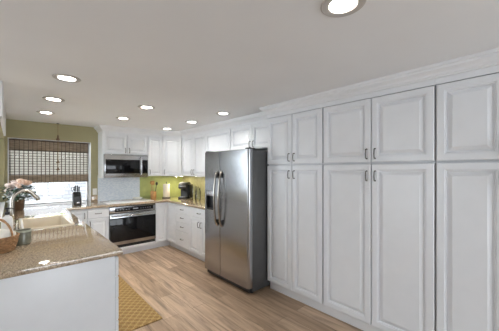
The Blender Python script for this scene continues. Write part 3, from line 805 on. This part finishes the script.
# knife block
t = thing('knife_block', 'black knife block on the worktop in front of the window', 'knife block', (0.80, 5.17, Z0))
B().prism([(5.09, Z0), (5.25, Z0), (5.25, 1.115), (5.19, 1.13), (5.10, 1.06)], 'x', 0.748, 0.858, 0.004).obj('block', 'black', t)
B().box(0.785, 0.835, 5.086, 5.0905, 0.945, 0.968, 0.001).obj('label_plate', 'silver', t)
for k, x in enumerate((0.785, 0.815, 0.84)):
    y = 5.215-0.0*k; zt = 1.245 if k < 2 else 1.225
    kt = thing('kitchen_knife', ['black handled knife in the middle of knife block', 'black handled knife right of the middle in the knife block', 'rightmost black handled knife in the knife block'][k], 'knife', (x, y, 1.10), 'knives in the black block')
    B().tube([(x, y, 1.122), (x, y-0.004, 1.135)], 0.0085, 8).obj('bolster', 'chrome', kt)
    B().tube([(x, y-0.004, 1.135), (x, y-0.008, 1.18), (x, y-0.02, zt-0.03), (x, y-0.028, zt-0.012), (x, y-0.03, zt-0.006)], [0.009, 0.011, 0.010, 0.012, 0.008], 8).obj('handle', 'black', kt)
kt = thing('kitchen_scissors', 'black loop handled scissors standing in left of knife block', 'scissors', (0.763, 5.21, 1.10))
for s_ in (-1, 1):
    B().tube([(0.763+s_*0.004, 5.21, 1.121)]+[(0.763+s_*(0.017+0.014*math.cos(a)), 5.205, 1.185+0.032*math.sin(a)) for a in [(-PI/2)+2*PI*k/12 for k in range(13)]], 0.005, 6).obj('handle', 'black', kt)

# utensil crock
cx, cy = 2.13, 5.24
t = thing('utensil_crock', 'tan wooden crock holding kitchen tools by the backsplash', 'crock', (cx, cy, Z0))
b = B().lathe([(0.050, Z0), (0.056, Z0+0.01), (0.058, Z0+0.07), (0.055, Z0+0.15), (0.050, Z0+0.15), (0.050, Z0+0.02), (0.001, Z0+0.018)], (cx, cy), 28, True, False); b.obj('crock', 'wood', t)
def spoon(dx, dy, L, m, name, label, head):
    t = thing(name, label, 'kitchen tool', (cx+dx*0.3, cy+dy*0.3, Z0+0.02), 'tools in the wooden crock')
    n_ = Vector((dx, dy, 0)).normalized()*0.02; p0 = Vector((cx, cy, Z0+0.026))+n_; dirv = Vector((dx, dy, L)).normalized(); p1 = p0+dirv*L
    B().tube([p0, p0+dirv*L*0.5, p1], [0.006, 0.006, 0.005], 8).obj('handle', m, t)
    if head == 'bowl': B().ball(p1+dirv*0.025, 0.03, (0.85, 0.35, 1.15)).obj('bowl', m, t)
    else: B().obox(p1+dirv*0.035, (1, 0, 0), (0, 1, 0), dirv, 0.034, 0.004, 0.042, 0.003).obj('blade', m, t)
spoon(-0.02, 0.0, 0.28, 'wood', 'wooden_spoon', 'wooden spoon leaning left in the crock', 'bowl')
spoon(0.005, 0.025, 0.26, 'wood', 'wooden_spatula', 'flat wooden spatula upright in the crock', 'blade')
spoon(0.04, -0.012, 0.26, 'black', 'serving_spoon', 'black serving spoon leaning right out of the crock', 'bowl')

# paper towel
px_, py_ = 2.40, 5.22
t = thing('paper_towel_holder', 'black paper towel stand by the green backsplash', 'paper towel holder', (px_, py_, Z0))
B().lathe([(0.085, Z0), (0.085, Z0+0.012), (0.078, Z0+0.018), (0.001, Z0+0.018)], (px_, py_), 28, True, False).obj('base', 'black', t)
B().tube([(px_, py_, Z0+0.015), (px_, py_, Z0+0.325)], 0.006, 8).obj('pole', 'pewter', t)
B().ball((px_, py_, Z0+0.33), 0.011).obj('finial', 'pewter', t)
b = B().lathe([(0.02, Z0+0.019), (0.066, Z0+0.019), (0.068, Z0+0.022), (0.068, Z0+0.288), (0.066, Z0+0.291), (0.02, Z0+0.291), (0.02, Z0+0.019)], (px_, py_), 32, False, False)
o = b.obj('paper_towel_roll', 'paper'); tag(o, 'cream paper towel roll standing on its black stand', 'paper towel'); rebase(o, (px_, py_, Z0+0.019))

# coffee maker (faces the camera, built along its own axes)
t = thing('coffee_maker', 'black single serve coffee maker on the corner of worktop', 'coffee maker', (2.655, 4.885, Z0))
fx = Vector((-0.80, -0.60, 0)).normalized(); rx = Vector((0.60, -0.80, 0)).normalized()   # front, and right hand side as seen by the camera
O_ = Vector((2.655, 4.885, 0))
def cm_prism(poly, a, bb, bev=0.0):
    b = B().prism(poly, 'y', a, bb, bev)
    for v in b.bm.verts: v.co = O_ + fx*v.co.x + rx*v.co.y + Vector((0, 0, v.co.z))
    bmesh.ops.recalc_face_normals(b.bm, faces=b.bm.faces[:]); return b
cm_prism([(-0.13, Z0), (0.14, Z0), (0.14, Z0+0.035), (0.02, Z0+0.04), (0.02, Z0+0.19), (0.10, Z0+0.20), (0.125, Z0+0.22), (0.12, Z0+0.285), (0.07, Z0+0.325), (-0.06, Z0+0.335), (-0.12, Z0+0.31), (-0.13, Z0+0.26)], -0.095, 0.075, 0.008).obj('body', 'black', t)
cm_prism([(0.03, Z0+0.036), (0.135, Z0+0.036), (0.135, Z0+0.046), (0.03, Z0+0.046)], -0.075, 0.055, 0.002).obj('drip_tray', 'silver', t)
cm_prism([(0.05, Z0+0.265), (0.1335, Z0+0.245), (0.135, Z0+0.262), (0.06, Z0+0.30)], -0.09, 0.07, 0.003).obj('lid_handle', 'silver', t)
cm_prism([(0.045, Z0+0.155), (0.09, Z0+0.155), (0.10, Z0+0.20), (0.035, Z0+0.20)], -0.035, 0.015, 0.004).obj('spout', 'gap', t)
cm_prism([(-0.12, Z0+0.01), (0.05, Z0+0.01), (0.06, Z0+0.28), (-0.11, Z0+0.29)], 0.0765, 0.125, 0.008).obj('water_tank', 'blackglass', t)

# clear glass canisters
for k, (x, y, r, h_, lb) in enumerate(((2.66, 4.53, 0.048, 0.25, 'tall clear glass jar nearer the coffee maker'), (2.62, 4.33, 0.052, 0.22, 'shorter clear glass jar nearer the fridge'))):
    t = thing('glass_jar', lb, 'jar', (x, y, Z0), 'clear jars beside coffee maker')
    B().lathe([(r*0.9, Z0), (r, Z0+0.01), (r, Z0+h_*0.85), (r*0.8, Z0+h_*0.93), (r*0.8, Z0+h_), (r*0.72, Z0+h_), (r*0.72, Z0+h_*0.93), (r*0.92, Z0+h_*0.84), (r*0.92, Z0+0.015), (0.001, Z0+0.014)], (x, y), 28, True, False).obj('jar', 'jarglass', t)
    B().lathe([(r*0.86, Z0+h_+0.0005), (r*0.86, Z0+h_+0.018), (r*0.3, Z0+h_+0.024), (0.012, Z0+h_+0.03), (0.014, Z0+h_+0.045), (0.002, Z0+h_+0.05)], (x, y), 28, True, False).obj('lid', 'jarglass', t)

# flower arrangement
fx_, fy_ = 0.075, 5.12
t = thing('flower_arrangement', 'peach and pink roses with dark leaves in a brown pot by the window', 'flowers', (fx_, fy_, Z0))
B().lathe([(0.050, Z0), (0.058, Z0+0.01), (0.066, Z0+0.10), (0.070, Z0+0.165), (0.074, Z0+0.17), (0.074, Z0+0.185), (0.062, Z0+0.185), (0.060, Z0+0.15), (0.001, Z0+0.15)], (fx_, fy_), 28, True, False).obj('pot', 'darkwood', t)
def rose(c, r, m):
    b = B(); c = Vector(c); up = Vector((random.gauss(0, .3), random.gauss(-.4, .25), 1)).normalized()
    a = up.orthogonal().normalized(); bb = up.cross(a)
    b.ball(c, r*0.42, (1, 1, 1.1), 10, 7)
    for ring, (n, rad, h0, h1, ph) in enumerate(((4, 0.5, -0.35, 0.62, 0), (5, 0.78, -0.42, 0.42, .5), (6, 1.0, -0.38, 0.15, .2))):
        for k in range(n):
            a0 = 2*PI*k/n+ph; rings = []
            for q in range(5):
                f_ = q/4; rr = r*rad*(0.45+0.6*math.sin(f_*PI*0.5)); hh = r*(h0+(h1-h0)*f_); wd = (1.25*PI/n)*math.sin(PI*(0.22+0.62*f_))
                rings.append([c+up*hh+(a*math.cos(a0+wd*s2)+bb*math.sin(a0+wd*s2))*(rr*(1+0.12*f_*abs(s2))) for s2 in (-1, -0.5, 0, 0.5, 1)])
            b.loops(rings, False, False, False)
    return b.obj('rose', m, t, 60)
for dx, dy, dz, r, m in ((0.03, -0.05, 0.41, 0.062, 'rose'), (0.10, -0.02, 0.385, 0.055, 'rose'), (-0.035, -0.03, 0.375, 0.055, 'rosepink'), (-0.10, -0.01, 0.35, 0.055, 'rosepink'), (0.065, 0.06, 0.40, 0.055, 'rose'), (-0.04, 0.06, 0.39, 0.055, 'rosepink'), (-0.11, -0.08, 0.30, 0.045, 'rosepink'), (0.0, -0.09, 0.345, 0.045, 'rose')):
    rose((fx_+dx, fy_+dy, Z0+dz), r, m)
b = B()
for k in range(16):
    a = random.uniform(0, 2*PI); r = random.uniform(0.03, 0.11); b.tube([(fx_+0.02*math.cos(a), fy_+0.02*math.sin(a), Z0+0.15), (fx_+r*0.6*math.cos(a), fy_+r*.6*math.sin(a), Z0+0.25), (fx_+r*math.cos(a), fy_+r*math.sin(a), Z0+0.35)], 0.003, 5)
b.obj('stems', 'leaf', t)
b = B()
for k in range(260):
    a = random.uniform(0, 2*PI); r = random.uniform(0.05, 0.165); z_ = Z0+random.uniform(0.15, 0.36)
    p = Vector((fx_+r*math.cos(a), fy_+r*math.sin(a), z_)); dv = Vector((math.cos(a+random.gauss(0, .6)), math.sin(a+random.gauss(0, .6)), random.uniform(-.6, .5))).normalized()
    sd = dv.cross(Vector((0, 0, 1))).normalized(); L = random.uniform(0.045, 0.085); up = sd.cross(dv)*0.006
    b.quad(p, p+dv*L*0.5+sd*L*0.4+up, p+dv*L, p+dv*L*0.5-sd*L*0.4+up)
o = b.obj('leaves', 'leaf', t); o['kind'] = 'stuff'
b = B()
for k in range(70):
    a = random.uniform(0, 2*PI); r = random.uniform(0.08, 0.175); z_ = Z0+random.uniform(0.12, 0.30)
    b.ball((fx_+r*math.cos(a), fy_+r*math.sin(a), z_), random.uniform(0.009, 0.017), (1, 1, 0.7), 6, 4)
o = b.obj('filler_blossoms', 'whiteflower', t); o['kind'] = 'stuff'

# grey-green jar by the sink
jx, jy = 0.064, 2.725
t = thing('candle_jar', 'small grey green glass jar on the granite beside the wicker basket', 'jar', (jx, jy, Z0))
B().lathe([(0.044, Z0), (0.050, Z0+0.006), (0.052, Z0+0.02), (0.052, Z0+0.105), (0.048, Z0+0.112), (0.045, Z0+0.105), (0.045, Z0+0.09), (0.001, Z0+0.09)], (jx, jy), 28, True, False).obj('jar', 'greyglass', t)
B().lathe([(0.0525, Z0+0.098), (0.053, Z0+0.104), (0.0505, Z0+0.113), (0.0485, Z0+0.113)], (jx, jy), 28, False, False).obj('rim', mat('pale_green_rim', (0.42, 0.43, 0.33), 0.3), t)

# wicker basket with cloth
bx_, by_ = -0.085, 2.60
t = thing('wicker_basket', 'brown wicker basket with arched handle on peninsula counter', 'basket', (bx_, by_, Z0))
b = B()
for k in range(9):
    z_ = Z0+0.006+k*0.0125; R = 0.095+0.025*(k/8)**0.7
    b.tube([(bx_+(R+0.003*math.cos(18*a+k*PI))*math.cos(a), by_+(R+0.003*math.cos(18*a+k*PI))*math.sin(a), z_) for a in [2*PI*q/72 for q in range(73)]], 0.0068, 6)
for q in range(18):
    a = 2*PI*q/18; b.tube([(bx_+0.094*math.cos(a), by_+0.094*math.sin(a), Z0+0.004), (bx_+0.112*math.cos(a), by_+0.112*math.sin(a), Z0+0.06), (bx_+0.120*math.cos(a), by_+0.120*math.sin(a), Z0+0.11)], 0.004, 5)
b.lathe([(0.001, Z0+0.002), (0.096, Z0+0.002), (0.096, Z0+0.008), (0.001, Z0+0.008)], (bx_, by_), 36, False, False)
b.obj('basket_body', 'wicker', t)
hd = Vector((0.74, -0.67, 0))
pts = [Vector((bx_, by_, Z0+0.10))+hd*(0.118*math.cos(a))+Vector((0, 0, 0.135*math.sin(a))) for a in [PI*q/20 for q in range(21)]]
hb = B()
for off in (0, PI):
    hb.tube([p+Vector((0, 0.004*math.cos(i*1.1+off), 0.004*math.sin(i*1.1+off))) for i, p in enumerate(pts)], 0.0062, 7)
hb.obj('handle', 'wicker', t)
b = B(); rings = []
for fr, zz in ((1.0, 0.112), (0.93, 0.135), (0.7, 0.145), (0.4, 0.138), (0.05, 0.142)):
    rings.append([(bx_+0.108*fr*(1+0.05*math.sin(5*a))*math.cos(a), by_+0.108*fr*(1+0.05*math.sin(5*a))*math.sin(a), Z0+zz+0.008*math.sin(3*a+fr*4)) for a in [2*PI*q/36 for q in range(36)]])
b.loops([[(bx_+0.085*math.cos(a), by_+0.085*math.sin(a), Z0+0.012) for a in [2*PI*q/36 for q in range(36)]]]+rings)
o = b.obj('napkin', 'cloth', None, 60); tag(o, 'cream cloth folded inside the wicker basket', 'cloth'); rebase(o, (bx_, by_, Z0+0.012))

# white bottle added in place of a bright window reflection
sx_, sy_ = -0.03, 3.02
t = thing('reflection_bottle', 'made-up white bottle with dark pump, standing in for a bright reflection behind the basket', 'bottle', (sx_, sy_, Z0))
rr = lambda w, z_, r: rrect(sx_-w, sx_+w, sy_-w*0.7, sy_+w*0.7, z_, r)
B().loops([rr(0.034, Z0, 0.012), rr(0.037, Z0+0.006, 0.012), rr(0.037, Z0+0.165, 0.012), rr(0.030, Z0+0.185, 0.012), rr(0.014, Z0+0.195, 0.008), rr(0.014, Z0+0.205, 0.008)]).obj('bottle', 'whiteplastic', t)
b = B().lathe([(0.017, Z0+0.2055), (0.017, Z0+0.228), (0.006, Z0+0.23), (0.006, Z0+0.25), (0.014, Z0+0.252), (0.014, Z0+0.264), (0.002, Z0+0.266)], (sx_, sy_), 16)
b.tube([(sx_, sy_, Z0+0.258), (sx_+0.03, sy_, Z0+0.258), (sx_+0.042, sy_, Z0+0.25)], 0.005, 8); b.obj('pump', 'black', t)

# kitchen mat
o = B().box(0.63, 1.12, 2.525, 4.3, 0.0005, 0.012, 0.004).obj('kitchen_mat', 'rug'); tag(o, 'golden yellow patterned kitchen mat on floor along the sink counter', 'mat'); rebase(o, (0.875, 3.4, 0.0005))
